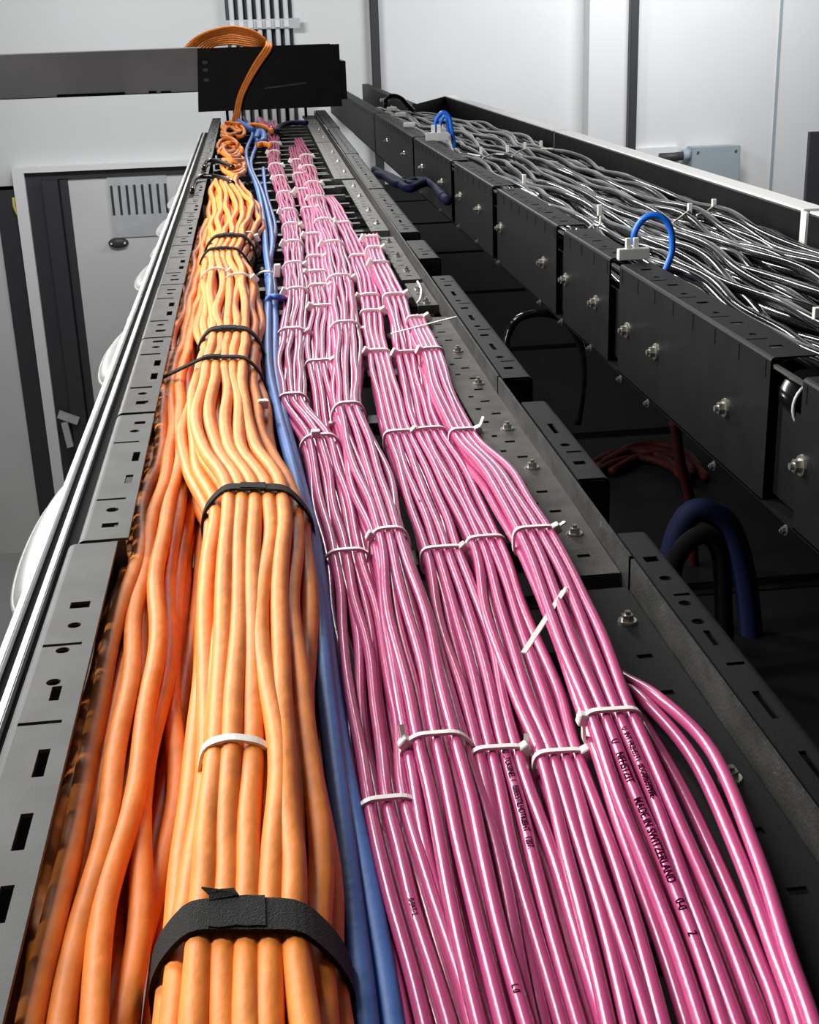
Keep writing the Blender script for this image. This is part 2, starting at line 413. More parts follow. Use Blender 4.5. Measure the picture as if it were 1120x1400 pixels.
# perforated ledge plates with bolts
def bolt(p, parent, s=1., axis='z', m='bolt'):
    bm = bmesh.new()
    for rad, h0, h1, n in ((.0065, 0, .0014, 14), (.0042, .0014, .0052, 6), (.0022, .0052, .0075, 8)):
        g = bmesh.ops.create_cone(bm, cap_ends=True, segments=n, radius1=rad * s, radius2=rad * s * .94, depth=(h1 - h0) * s)
        bmesh.ops.translate(bm, verts=g['verts'], vec=(0, 0, (h0 + h1) / 2 * s))
    if axis == 'x': bmesh.ops.rotate(bm, verts=bm.verts, cent=(0, 0, 0), matrix=Matrix.Rotation(-math.pi / 2, 3, 'Y'))
    bmesh.ops.translate(bm, verts=bm.verts, vec=(p[0], p[1], p[2] + H))
    return obj('bolt', bm, m, parent)
def ledge(y0, y1, xa, xb, z, m, bolts, wid=.045):
    bm = bmesh.new()
    X = lambda y: xa + (xb - xa) * (y - y0) / (y1 - y0)
    holes = []; t = y0 + .035
    while t < y1 - .02:
        if all(abs(t - b) > .016 for b in bolts): holes.append(rect_hole(X(t) - .017 - .002 * math.sin(t * 40), t, .0095, .0055))
        if all(abs(t + .018 - b) > .016 for b in bolts) and t + .03 < y1 and m != 'black_shaded_steel': holes.append(rect_hole(X(t + .02) - .030, t + .02, .0055, .006))
        t += .047
    add_plate(bm, [(X(y0) - wid, y0), (X(y0), y0), (X(y1), y1), (X(y1) - wid, y1)], holes, z - .002, z)
    box(bm, X(y0) - wid, X(y0), y0, y0 + .0025, z - .012, z - .002)
    box(bm, X(y1) - wid, X(y1), y1 - .0025, y1, z - .012, z - .002)
    o = obj('ledge_plate', bm, m, tray)
    for b in bolts: bolt((X(b) - .0145, b, z), o)
    return o
ledge(.15, .806, .2345, .2355, -.366, 'black_shaded_steel', [.36, .56, .752], .06)
ledge(.822, 1.70, .2355, .243, -.362, 'grey_ledge', [.90, 1.06, 1.178, 1.349, 1.50], .042)
ledge(1.78, 1.95, .2435, .245, -.362, 'grey_ledge', [1.80, 1.90], .028)
ledge(1.98, 2.42, .246, .251, -.362, 'grey_ledge', [2.06, 2.2, 2.36], .030)
ledge(2.50, 3.4, .252, .262, -.362, 'grey_ledge', [2.6, 2.8, 3.05, 3.25], .034)
ledge(3.44, 4.6, .262, .278, -.362, 'grey_ledge', [3.6, 3.9, 4.2], .05)
ledge(4.62, 6.1, .278, .298, -.362, 'grey_ledge', [4.8, 5.2, 5.6], .05)
y = .35
while y < 6.0:
    xr = .235 + max(0, y - 1) * .0125
    boxo('rung', (-.11, xr, y, y + .03, -.412, -.398), 'steel_dirty', tray)
    y += .2
boxo('side_web', (-.1485, -.1465, .15, 5.6, -.42, -.36), 'black_shaded_steel', tray)
# far-end cross rungs standing at ledge height (open ladder part)
y = 2.3
while y < 6.0:
    xr = .20 + max(0, y - 1) * .0125
    boxo('rung', (.06, xr, y, y + .022, -.402, -.3895), 'grey_ledge', tray); y += .17

# bright slotted channel along the left side of the tray
st = tag(empty('strut_channel'), 'bright double-lipped metal channel along the left tray side', 'channel')
for (xa, xb, z0, z1, m) in [(-.1624, -.1510, -.376, -.369, 'void'), (-.1677, -.1626, -.376, -.3635, 'alu'), (-.1747, -.1679, -.376, -.369, 'void'), (-.1802, -.1749, -.376, -.3635, 'alu')]:
    boxo('lip' if m == 'alu' else 'slot', (xa, xb, .15, 5.4, z0, z1), m, st, .0008 if m == 'alu' else 0)
boxo('back', (-.1802, -.1510, .15, 5.4, -.386, -.376), 'alu', st)
# rounded pale cable drop-outs on the outer side
for k, (yc, hl, bul) in enumerate([(.70, .125, .012), (1.02, .135, .021), (1.30, .045, .008), (1.67, .13, .022), (1.93, .04, .010), (2.25, .10, .022), (2.52, .05, .014), (2.85, .10, .022), (3.3, .10, .022)]):
    bm = bmesh.new(); n = 28
    rt = tag(empty('drop_out'), ['rounded pale plate below the left channel cut by the picture edge', 'largest rounded pale plate bulging left of the channel', 'small pale clip left of the channel between two rounded plates',
              'second rounded pale plate bulging left of the channel', 'small pale clip just beyond the second rounded plate', 'third rounded pale plate bulging left of the channel', 'small pale clip beside the grey door',
              'fourth rounded pale plate left of the channel', 'farthest rounded pale plate left of the channel'][k], 'bracket', 'pale plates along the left channel')
    rings = []
    for u in np.linspace(0, 1, 8):        # shell curving outward and down
        a = u * math.pi / 2
        rings.append([bm.verts.new((-.180 - bul * math.sin(a) * math.sin(t) ** .7 if 0 < t < math.pi else -.180, yc - hl * math.cos(t), -.374 - .014 * (1 - math.cos(a)) + H)) for t in np.linspace(0, math.pi, n)])
    for A, B in zip(rings, rings[1:]):
        for i in range(n - 1): bm.faces.new((A[i], A[i + 1], B[i + 1], B[i]))
    obj('shell', bm, 'shell', rt, True)
    tube('rim', [(-.1802 - bul * math.sin(t) ** .7, yc - hl * math.cos(t), -.388) for t in np.linspace(.02, math.pi - .02, 24)], .0025, 'shell', rt, 6)

# ------------------------------------------------------------------ cable bundles
class Bundle:
    def __init__(s, ways, layers, r, zmid, zbase, amp=.25, lam=(.35, .7), ties=(), drop=0.):
        w = []
        for q in ways:
            px, py, wd = q[:3]; dz = q[3] if len(q) > 3 else 0
            p = at(px, py, zmid + dz); w.append((p[1], p[0], wd * depth(p) / FPX, zbase + dz, py))
        w.sort()
        a = np.array(w); s.Y, s.X, s.W, s.Z, s.PY = a.T
        s.r = r; s.layers = layers; s.n0 = max(layers)
        s.cab = [(L, j - (n - 1) / 2) for L, n in enumerate(layers) for j in range(n)]
        s.ph = rng.uniform(0, 6.28, (len(s.cab), 4)); s.lm = rng.uniform(lam[0], lam[1], (len(s.cab), 4)); s.amp = amp
        s.ties = np.array([s.y_of(t) for t in ties]) if len(ties) else np.array([99.])
    def y_of(s, py): return float(np.interp(-py, -s.PY, s.Y))
    def c(s, y): return pchip(s.Y, s.X, y)
    def pos(s, i, y):
        y = np.asarray(y, float); L, j = s.cab[i]
        w = pchip(s.Y, s.W, y); r = s.r
        sp = np.maximum((w - 2 * r) / max(1, s.n0 - 1), 1.55 * r)
        env = np.minimum(1, np.min(np.abs(y[..., None] - s.ties), axis=-1) / .10)
        env = .12 + .88 * env * env * (3 - 2 * env)
        ph, lm = s.ph[i], s.lm[i]
        nx = np.sin(6.283 * y / lm[0] + ph[0]) * .65 + np.sin(6.283 * y / (lm[1] * .5) + ph[1]) * .35
        nzv = np.sin(6.283 * y / lm[2] + ph[2])
        dz = np.sqrt(np.maximum((2 * r) ** 2 - (sp / 2) ** 2, (1.3 * r) ** 2))
        x = pchip(s.Y, s.X, y) + j * sp + nx * s.amp * sp * env
        z = pchip(s.Y, s.Z, y) + r + L * dz + nzv * s.amp * r * .7 * env * (L > 0)
        return x, z
    def curve(s, i, ys):
        x, z = s.pos(i, ys); return np.stack([x, ys, z], 1)
    def tilt(s, y):
        return -float((s.c(y + .03) - s.c(y - .03)) / .06)   # far side of the ring follows the bundle direction
YS = np.geomspace(.24, 6.0, 190)

BUND = {}; PATHS = {}
ORD = ['first', 'second', 'third', 'fourth', 'fifth', 'sixth', 'seventh', 'eighth', 'ninth', 'tenth', 'eleventh', 'twelfth', 'thirteenth', 'fourteenth', 'fifteenth', 'sixteenth', 'seventeenth', 'eighteenth']
names = {'p1': 'leftmost pink bundle', 'p2': 'second pink bundle', 'p3': 'third pink bundle', 'p4': 'fourth pink bundle', 'p5': 'fifth pink bundle', 'p6': 'sixth pink bundle',
         'ob': 'strapped orange bundle', 'ol': 'loose orange group'}
def make_bundle(key, B, name, m, sides, label, group, y0=None, y1=None):
    BUND[key] = B; PATHS[key] = []
    lo = max(.24, B.Y[0]) if y0 is None else y0; hi = min(6.0, B.Y[-1]) if y1 is None else y1
    ys = YS[(YS >= lo) & (YS <= hi)]
    for i in range(len(B.cab)):
        P = B.curve(i, ys); PATHS[key].append(P)
        o = tube(name, P, B.r, m, None, sides)
        L, j = B.cab[i]; n = B.layers[L]; k = int(round(j + (n - 1) / 2)); top = len(B.layers) - 1 - L
        if names.get(key) and top < 2:
            tag(o, ['%s cable from the left on top of the %s', '%s cable from the left in the layer below the top of the %s'][top] % (ORD[k], names[key]), 'cable', group)
        else: tag(o, label, 'cable', group)

RP = .0036
pz, pb = -.362, -.388
P1t = [182, 194, 206, 222, 240, 262, 285, 305, 328, 357, 392, 446, 538, 592, 748, 1088]
P2t = [215, 235, 255, 280, 315, 345, 366, 384, 412, 486]
P3t = [212, 226, 248, 270, 300, 330, 376, 441, 556, 730, 1006]
P4t = [300, 345, 397, 405 + 15, 473, 582, 738, 1010]
P5t = [322, 335, 355, 398, 476, 580, 728, 1020]
P6t = [432, 474, 584, 716, 965]
make_bundle('p1', Bundle([(372, 160, 13), (374, 185, 15), (376, 220, 18), (386, 250, 20), (396, 290, 24), (401, 330, 27), (402, 360, 30), (405, 392, 33), (399, 446, 40), (395, 490, 44), (399, 538, 42), (437, 592, 52),
    (455, 660, 66, -.005), (474, 748, 66, -.008), (495, 850, 84, -.008), (512, 960, 100, -.007), (530, 1088, 94, -.004), (562, 1200, 118), (600, 1330, 125), (625, 1420, 135), (700, 1800, 150)], [4, 3, 4, 3], RP, pz, pb, .25, ties=P1t),
    'pink_cable', 'pink', 10, 'pink cable low in the leftmost pink bundle beside the blue cables', 'cables of the leftmost pink bundle')
make_bundle('p2', Bundle([(400, 196, 12), (405, 215, 14), (413, 250, 18), (422, 280, 20), (428, 315, 22), (431, 345, 24), (435, 380, 28), (440, 412, 30), (436, 450, 38), (437, 486, 36), (450, 550, 46, -.004), (480, 650, 55, -.010),
    (512, 750, 60, -.012), (548, 880, 75, -.012), (590, 1050, 80, -.014), (640, 1250, 95, -.014), (670, 1400, 100, -.014), (740, 1800, 110, -.014)], [4, 3, 4], RP, pz, pb, .25, ties=P2t),
    'pink_cable', 'pink', 10, 'pink cable low in the second pink bundle, sinking under its neighbours', 'cables of the second pink bundle')
make_bundle('p3', Bundle([(407, 188, 12), (416, 205, 16), (421, 226, 20), (428, 248, 22), (440, 290, 26), (455, 330, 30), (465, 376, 36), (472, 441, 40), (475, 500, 43), (476, 556, 42), (505, 640, 60), (532, 730, 52), (560, 850, 80),
    (597, 1006, 95), (640, 1180, 112), (690, 1400, 120), (790, 1800, 140)], [4, 3, 4, 3], RP, pz, pb + .004, .25, ties=P3t),
    'pink_cable', 'pink', 10, 'pink cable low in the third pink bundle, mid tray', 'cables of the third pink bundle')
make_bundle('p4', Bundle([(448, 262, 12), (458, 275, 14), (470, 300, 20), (482, 325, 22), (496, 360, 26), (505, 397, 28), (511, 440, 30), (517, 473, 30), (528, 520, 34), (546, 582, 40), (570, 640, 52), (605, 738, 56),
    (640, 850, 76), (682, 1010, 72), (735, 1200, 98), (790, 1400, 108), (890, 1800, 120)], [4, 3, 4], RP, pz, pb, .25, ties=P4t),
    'pink_cable', 'pink', 10, 'pink cable low in the fourth pink bundle from the left', 'cables of the fourth pink bundle')
make_bundle('p5', Bundle([(507, 314, 20, .004), (512, 335, 22, .016), (519, 355, 24, .016), (540, 398, 30, .012), (552, 440, 34, .006), (559, 476, 36), (570, 520, 38), (587, 580, 42), (620, 640, 50), (664, 728, 50), (698, 830, 68),
    (733, 930, 76), (766, 1020, 68), (815, 1180, 90), (875, 1400, 108), (980, 1800, 120)], [4, 3, 4], RP, pz, pb + .002, .25, ties=P5t),
    'pink_cable', 'pink', 10, 'pink cable low in the fifth pink bundle from the left', 'cables of the fifth pink bundle')
make_bundle('p6', Bundle([(568, 426, 24, .008), (578, 450, 26, .018), (590, 474, 26, .018), (608, 530, 32, .012), (634, 584, 36, .006), (688, 645, 48, .020), (732, 716, 56, .022), (780, 820, 70, .022), (812, 900, 72, .020),
    (838, 965, 74, .018), (890, 1090, 92, .012), (945, 1230, 102, .006), (1005, 1400, 114, .004), (1130, 1800, 120)], [4, 3, 4], RP, pz, pb + .003, .22, ties=P6t),
    'pink_cable', 'pink', 10, 'pink cable low in the sixth pink bundle, nearest the right rail', 'cables of the sixth pink bundle')
# loose cables bowing out to the right rail
for k, (q, zz) in enumerate([([(852, 925), (905, 958), (975, 1030), (1035, 1170), (1080, 1310), (1118, 1420), (1200, 1700)], -.356),
                       ([(850, 932), (885, 962), (950, 1040), (1010, 1170), (1062, 1310), (1100, 1420), (1170, 1700)], -.360),
                       ([(848, 940), (880, 990), (930, 1075), (985, 1190), (1040, 1320), (1075, 1420), (1145, 1700)], -.366),
                       ([(845, 945), (875, 1010), (915, 1100), (965, 1210), (1018, 1330), (1050, 1420), (1120, 1700)], -.368)]):
    P = [at(x, y, zz - (.012 if i == 0 else 0)) for i, (x, y) in enumerate(q)]
    P = spline([P[0] + [-.004, .05, -.012]] + P, 90)
    o = tube('pink_cable', P, RP, 'pink', None, 10)
    tag(o, ['outermost loose pink cable bowing towards the right rail', 'second loose pink cable from the right rail', 'third loose pink cable from the right rail', 'innermost loose pink cable beside the sixth pink bundle'][k], 'cable', 'loose pink cables on the right')

RO = .0059
oz, ob = -.344, -.386
OBt = [333, 352, 466, 506, 690, 1295]
OB = Bundle([(303, 165, 24), (309, 200, 34), (312, 235, 44), (310, 250, 50), (322, 285, 78), (314, 333, 66), (306, 352, 66), (314, 390, 86), (312, 430, 92), (314, 466, 86), (308, 506, 100), (306, 560, 128), (318, 620, 136),
    (350, 690, 146), (346, 760, 158), (344, 860, 172), (343, 960, 186), (348, 1060, 194), (346, 1200, 232), (340, 1295, 244), (342, 1400, 262), (350, 1800, 300)], [8, 7, 8, 7, 5], RO, oz, ob, .40, (.34, .8), ties=OBt)
make_bundle('ob', OB, 'orange_cable', 'orange', 12, 'orange cable low inside the thick strapped orange bundle', 'cables of the strapped orange bundle', y1=OB.y_of(243))
OL = Bundle([(290, 300, 20), (276, 345, 20), (266, 400, 22), (255, 440, 28), (245, 480, 28), (238, 506, 30), (236, 560, 40), (226, 640, 74), (207, 740, 96), (188, 850, 118), (168, 950, 150), (150, 1050, 180), (122, 1200, 196), (108, 1300, 190), (92, 1400, 190), (40, 1800, 210)],
    [5, 4, 3], RO, -.362, -.388, .38, (.3, .6), ties=[506])
make_bundle('ol', OL, 'orange_cable', 'orange', 12, 'lowest loose orange cable along the left rail', 'loose orange cables by the left rail')
OU = Bundle([(300, 560, 110), (300, 640, 170), (300, 760, 230), (290, 900, 290), (280, 1050, 330), (265, 1250, 390), (255, 1400, 430), (230, 1800, 470)], [17], .0052, -.388, -.398, .3, (.3, .7))
make_bundle('ou', OU, 'orange_cable', 'orange', 8, 'orange cable lying deep under the other orange cables', 'lowest orange cables')
# blue cables
RB = .0056
for k, (q, zz, lab) in enumerate([
    ([(333, 160), (345, 180), (337, 205), (340, 228), (352, 258), (360, 300), (364, 345), (369, 385), (366, 430), (367, 500), (379, 560), (402, 650), (422, 740), (436, 850), (446, 950), (462, 1080), (480, 1230), (500, 1400), (535, 1800)], -.366, 'blue cable lying against the strapped orange bundle'),
    ([(352, 165), (351, 195), (343, 225), (358, 262), (369, 305), (372, 335), (366, 375), (375, 430), (376, 500), (388, 570), (408, 650), (430, 745), (444, 860), (458, 980), (482, 1110), (507, 1230), (536, 1400), (585, 1800)], -.372, 'blue cable running beside the leftmost pink bundle'),
    ([(360, 230), (364, 265), (376, 310), (370, 350), (376, 400), (374, 450), (380, 520), (396, 600), (416, 690), (440, 800), (455, 920), (478, 1050), (515, 1230), (548, 1400), (600, 1800)], -.382, 'lowest blue cable half hidden between orange and pink')]):
    P = spline([at(x, y, zz) for x, y in q], 170)
    tag(tube('blue_cable', P, RB if k < 2 else .005, 'blue', None, 12), lab, 'cable', 'blue cables')
P = spline([at(x, y, -.358 - dz) for x, y, dz in [(364, 425, .02), (365, 412, .004), (371, 406, 0), (380, 406, 0), (388, 408, .008), (392, 412, .03)]], 30)
tag(tube('blue_cable', P, .0045, 'blue', None, 10), 'short blue cable hooking over towards the leftmost pink bundle', 'cable')
P = spline([at(x, y, -.36 - dz) for x, y, dz in [(350, 190, .01), (354, 180, 0), (360, 182, 0), (360, 192, 0), (352, 196, .01)]], 30)
tag(tube('blue_cable', P, .011, 'blue', None, 10), 'small blue loop near the far end of the tray', 'cable')

# far-end orange coils
for k, (px, py, rx, ry) in enumerate([(316, 178, 17, 9), (314, 203, 17, 10), (318, 226, 18, 9)]):
    rt = tag(empty('cable_coil'), ['farthest small orange cable coil in the tray', 'middle of three small orange coils at the far end', 'nearest small orange coil beside the blue cables'][k], 'cable coil')
    for j in range(6):
        ax, ay, ox, oy, tw = rx * rng.uniform(.5, 1.0), ry * rng.uniform(.5, 1.1), rng.uniform(-4, 4), rng.uniform(-4, 4), rng.uniform(0, 6.28)
        P = [at(px + ox + ax * math.cos(t + tw), py + oy + ay * math.sin(t + tw) + 2 * math.sin(2 * t), -.352 + .012 * math.sin(t * 1.5 + j)) for t in np.linspace(0, rng.uniform(4.2, 6.1), 40)]
        tube('coil_turn', P, .0065, 'orange', rt, 8)

# ------------------------------------------------------------------ ties and straps
def hull(pts):
    pts = sorted(map(tuple, pts))
    def half(ps):
        h = []
        for p in ps:
            while len(h) > 1 and (h[-1][0] - h[-2][0]) * (p[1] - h[-2][1]) - (h[-1][1] - h[-2][1]) * (p[0] - h[-2][0]) <= 0: h.pop()
            h.append(p)
        return h
    a = half(pts); b = half(pts[::-1]); return np.array(a[:-1] + b[:-1])
def ring(circles, gap, n=56):
    """even loop in (x,z) round circles [(x,z,r)]"""
    pts = [(x + (r + gap) * math.cos(t), z + (r + gap) * math.sin(t)) for x, z, r in circles for t in np.linspace(0, 6.2832, 12, endpoint=False)]
    h = hull(pts); h = np.vstack([h, h[:1]])
    s = np.r_[0, np.cumsum(np.linalg.norm(np.diff(h, axis=0), axis=1))]
    q = np.linspace(0, s[-1], n, endpoint=False)
    L = np.stack([np.interp(q, s, h[:, 0]), np.interp(q, s, h[:, 1])], 1)
    for _ in range(2): L = .5 * L + .25 * (np.roll(L, 1, 0) + np.roll(L, -1, 0))
    return L
def band(name, L, y0, xc, tilt, wid, th, m, parent, closed=True, jag=0.):
    n = len(L); d = np.roll(L, -1, 0) - np.roll(L, 1, 0)
    if not closed: d = np.gradient(L, axis=0)
    nr = np.stack([d[:, 1], -d[:, 0]], 1); nr /= np.linalg.norm(nr, axis=1)[:, None] + 1e-9
    O = L + nr * th
    V = []
    wv = np.full(n, wid / 2) * (1 + jag * rng.uniform(-1, 1, n))
    for i in range(n):
        for (x, z) in (L[i], O[i]):
            for sg in (-1, 1): V.append((x, y0 + tilt * (x - xc) + sg * wv[i], z + H))
    F = []
    for i in range(n if closed else n - 1):
        a, b = i * 4, ((i + 1) % n) * 4
        F += [(a, a + 1, b + 1, b), (a + 2, b + 2, b + 3, a + 3), (a, b, b + 2, a + 2), (a + 1, a + 3, b + 3, b + 1)]
    if not closed: F += [(0, 2, 3, 1), (4 * n - 4, 4 * n - 3, 4 * n - 1, 4 * n - 2)]
    return mesh_np(name, V, F, m, parent, False)
def circles(B, y0, idx=None, extra=()):
    xc = float(B.c(np.array([y0]))[0]); tl = B.tilt(np.array([y0])) if False else B.tilt(y0)
    out = []
    for i in (range(len(B.cab)) if idx is None else idx):
        x, z = B.pos(i, np.array([y0])); x, z = B.pos(i, np.array([y0 + tl * (float(x[0]) - xc)]))
        out.append((float(x[0]), float(z[0]), B.r))
    return out, xc, tl
def zip_tie(B, py, label, group, head=30, tail=.012, taildir=None, wid=.0036, idx=None, tilt=None):
    y0 = B.y_of(py); cs, xc, tl = circles(B, y0, idx)
    if tilt is not None: tl = tilt
    far = y0 > 1.9; k = 1. if y0 < .8 else min(2.0, (y0 / .8) ** .62)
    L = ring(cs, .0003, 40 if not far else 24)
    root = tag(empty('zip_tie'), label, 'cable tie', group)
    band('band', L, y0, xc, tl, wid * k, .0017 * k, 'nylon', root)
    cz = L.mean(0); a = math.radians(head); dirv = np.array([math.cos(a), math.sin(a)])
    i = int(np.argmax((L - cz) @ dirv)); p = L[i] + dirv * .0018 * k
    yh = y0 + tl * (p[0] - xc)
    d3 = np.array([dirv[0], 0, dirv[1]]); s3 = np.array([-dirv[1], tl * 0, dirv[0]])
    oriented_box('head', (p[0], yh, p[1]), s3 * .0034 * k, np.array([0, .0033 * k, 0]), d3 * .0027 * k, 'nylon', root, .0007)
    if tail and not far:
        td = np.array(taildir if taildir is not None else (dirv[0] * .6, -.2, dirv[1] * .6 + .5)); td = td / np.linalg.norm(td)
        sd = np.cross(td, [0, 0, 1]); sd /= np.linalg.norm(sd) + 1e-9; nd = np.cross(sd, td)
        oriented_box('tail', np.array([p[0], yh, p[1]]) + td * tail / 2, td * tail / 2, sd * wid * .4, nd * .0006, 'nylon', root)
    return root
heads = {('p1', 1088): (165, .010, (-.5, .9, .6)), ('p1', 748): (170, .006, None), ('p1', 592): (90, .004, None), ('p1', 538): (170, .006, None), ('p3', 1006): (140, .010, (-.1, .6, .9)), ('p3', 730): (150, .003, None), ('p3', 556): (200, .012, None),
         ('p3', 441): (0, .010, None), ('p4', 1010): (35, .008, (.2, .6, .9)), ('p4', 738): (40, .004, None), ('p4', 582): (40, .006, None), ('p5', 1020): (28, .0, None), ('p5', 728): (330, 0, None), ('p5', 580): (200, 0, None),
         ('p6', 965): (165, .004, None), ('p6', 716): (25, .009, (.8, .5, .3)), ('p6', 584): (20, .014, (.5, .5, .9))}
for key, ts in (('p1', P1t), ('p2', P2t), ('p3', P3t), ('p4', P4t), ('p5', P5t), ('p6', P6t)):
    for n, py in enumerate(sorted(ts, reverse=True)):
        hd, tl_, td = heads.get((key, py), (150 if n % 2 else 30, .005, None))
        zip_tie(BUND[key], py, '%s white zip tie from the camera on the %s' % (ORD[n], names[key]), 'zip ties on the ' + names[key], hd, tl_, td)
# loose tie tails lying across the pink cables
def strip(name, a, b, wid, label, th=.0010):
    a, b = np.array(a), np.array(b); d = b - a; l = np.linalg.norm(d); d /= l
    s = np.cross(d, [0, 0, 1]); s /= np.linalg.norm(s); n = np.cross(s, d)
    rt = tag(empty(name), label, 'cable tie')
    oriented_box('strip', (a + b) / 2, d * l / 2, s * wid / 2, n * th / 2, 'nylon', rt)
    oriented_box('tip', b + d * .002, d * .003, s * wid * .32, n * th * .45, 'nylon', rt)
strip('zip_tie_tail', at(716, 893, -.352), at(771, 808, -.344), .0034, 'straight white tie tail slanting across the sixth pink bundle')
strip('zip_tie_tail', at(535, 456, -.350), at(620, 434, -.343), .0036, 'long white tie tail pointing from pink cables at the right rail')
P = spline([at(571, 385, -.362), at(576, 395, -.356), at(575, 408, -.356), at(571, 414, -.362)], 16)
tag(tube('zip_tie_tail', P, .0018, 'nylon', None, 6), 'curled white tie scrap lying in the ledge gap', 'cable tie')
# ties on orange and blue
def top_of(B, y0, xlo, xhi):
    out = []
    for i in range(len(B.cab)):
        x, z = B.pos(i, np.array([y0]));
        if xlo < x[0] < xhi: out.append(i)
    return out
y0 = OB.y_of(1045); xa = at(286, 1045, -.34)[0]; xb = at(376, 1045, -.34)[0]
zip_tie(OB, 1045, 'wide white zip tie around the middle orange cables near the camera', 'zip ties on the orange cables', 270, 0, None, .0062, [i for i in top_of(OB, y0, xa, xb) if OB.cab[i][0] >= 3], 0)
y0 = OB.y_of(388); xm = float(OB.c(np.array([y0]))[0])
zip_tie(OB, 388, 'white zip tie on the right half of the orange bundle between the far straps', 'zip ties on the orange cables', 40, .004, None, .003, [i for i in top_of(OB, y0, xm, 9) if OB.cab[i][0] >= 3])
zip_tie(OB, 380, 'white zip tie on the left half of the orange bundle between the far straps', 'zip ties on the orange cables', 30, 0, None, .003, [i for i in top_of(OB, y0, -9, xm) if OB.cab[i][0] >= 3])
zip_tie(OB, 322, 'farthest white zip tie at the right edge of the orange bundle', 'zip ties on the orange cables', 20, 0, None, .003, [i for i in top_of(OB, OB.y_of(322), xm + .02, 9)])
q = at(360, 553, -.345)
tag(boxo('zip_tie', (q[0] - .005, q[0] + .005, q[1] - .004, q[1] + .004, q[2] - .004, q[2] + .005), 'nylon', None, .001), 'small white square tie head between orange and blue cables', 'cable tie')
q = at(374, 372, -.355)
zb = tag(empty('zip_tie'), 'white zip tie with upright head around the blue cables', 'cable tie')
tube('band', spline([at(352, 376, -.375), at(358, 372, -.36), at(366, 371, -.355), at(374, 373, -.358)], 16), .002, 'nylon', zb, 6)
oriented_box('head', at(379, 370, -.352), (.005, 0, 0), (0, .004, 0), (.001, 0, .010), 'nylon', zb, .001)
# hook-and-loop straps
def strap(py, idx_l, label, wid, th=.002, tilt=None, flap=False, extra=None, gap=.0008):
    y0 = OB.y_of(py); cs, xc, tl = circles(OB, y0)
    if tilt is not None: tl = tilt
    if extra:
        for i in range(len(extra.cab)):
            x, z = extra.pos(i, np.array([y0])); cs.append((float(x[0]), float(z[0]), extra.r))
    L = ring(cs, gap, 64)
    rt = tag(empty('hook_and_loop_strap'), label, 'strap', 'black straps on the orange cables')
    band('strap_band', L, y0, xc, tl, wid, th, 'velcro', rt, jag=.03)
    # overlapping end on top of the loop
    ztop = L[:, 1].max(); order = np.argsort(L[:, 0])
    up = np.array(sorted([tuple(p) for p in L if p[1] > L[:, 1].mean() + .002], key=lambda p: -p[0]))
    n = len(up); seg = up[int(n * .42):int(n * (.60 if not flap else .66))]
    if len(seg) > 3:
        seg = seg + np.array([0, th * .55])
        band('strap_end', seg, y0 + .001, xc, tl, wid * (.98 if not flap else 1.02), th * .8, 'velcro', rt, closed=False, jag=.10)
        if flap:
            q = seg[-1]; yy = y0 + tl * (q[0] - xc) + wid * .5
            bm = bmesh.new()
            V = [bm.verts.new((q[0] + dx, yy + dy, q[1] + dz + H)) for dx, dy, dz in ((0, -.003, .001), (.012, -.002, .0015), (.010, .0015, .0025), (.004, .001, .003), (-.003, .003, .0035), (0, 0, .002))]
            bm.faces.new(V); g = bmesh.ops.extrude_face_region(bm, geom=bm.faces[:])
            for v in [e for e in g['geom'] if isinstance(e, bmesh.types.BMVert)]: v.co.z += .001
            obj('frayed_tip', bm, 'velcro', rt)
    return rt
strap(1295, None, 'widest black strap around the orange bundle nearest the camera', .020, .0022, -.16, True)
strap(690, None, 'black strap around the orange bundle midway, second from the camera', .013, .002, -.26)
strap(506, None, 'thin black strap reaching from the left rail over the orange bundle', .010, .0022, -.20, extra=OL)
strap(466, None, 'black strap around the orange bundle just beyond the thin one', .017, .0024, -.20)
strap(352, None, 'nearer of the two far black straps on the orange bundle', .013, .0026, -.2)
strap(333, None, 'farther of the two far black straps on the orange bundle', .022, .003, -.2)
# far thin black cords hooked over the left rail
for k, (q, lab) in enumerate([([(262, 262), (268, 244), (284, 241), (302, 243), (318, 250)], 'black cord hooked over the left rail where the orange cables fan out'),
                              ([(278, 230), (284, 220), (300, 221), (318, 228)], 'farther black cord hooked over the left rail beside the coils')]):
    tag(tube('cord', spline([at(x, y, -.332) for x, y in q], 24), .006, 'black', None, 8), lab, 'cord')

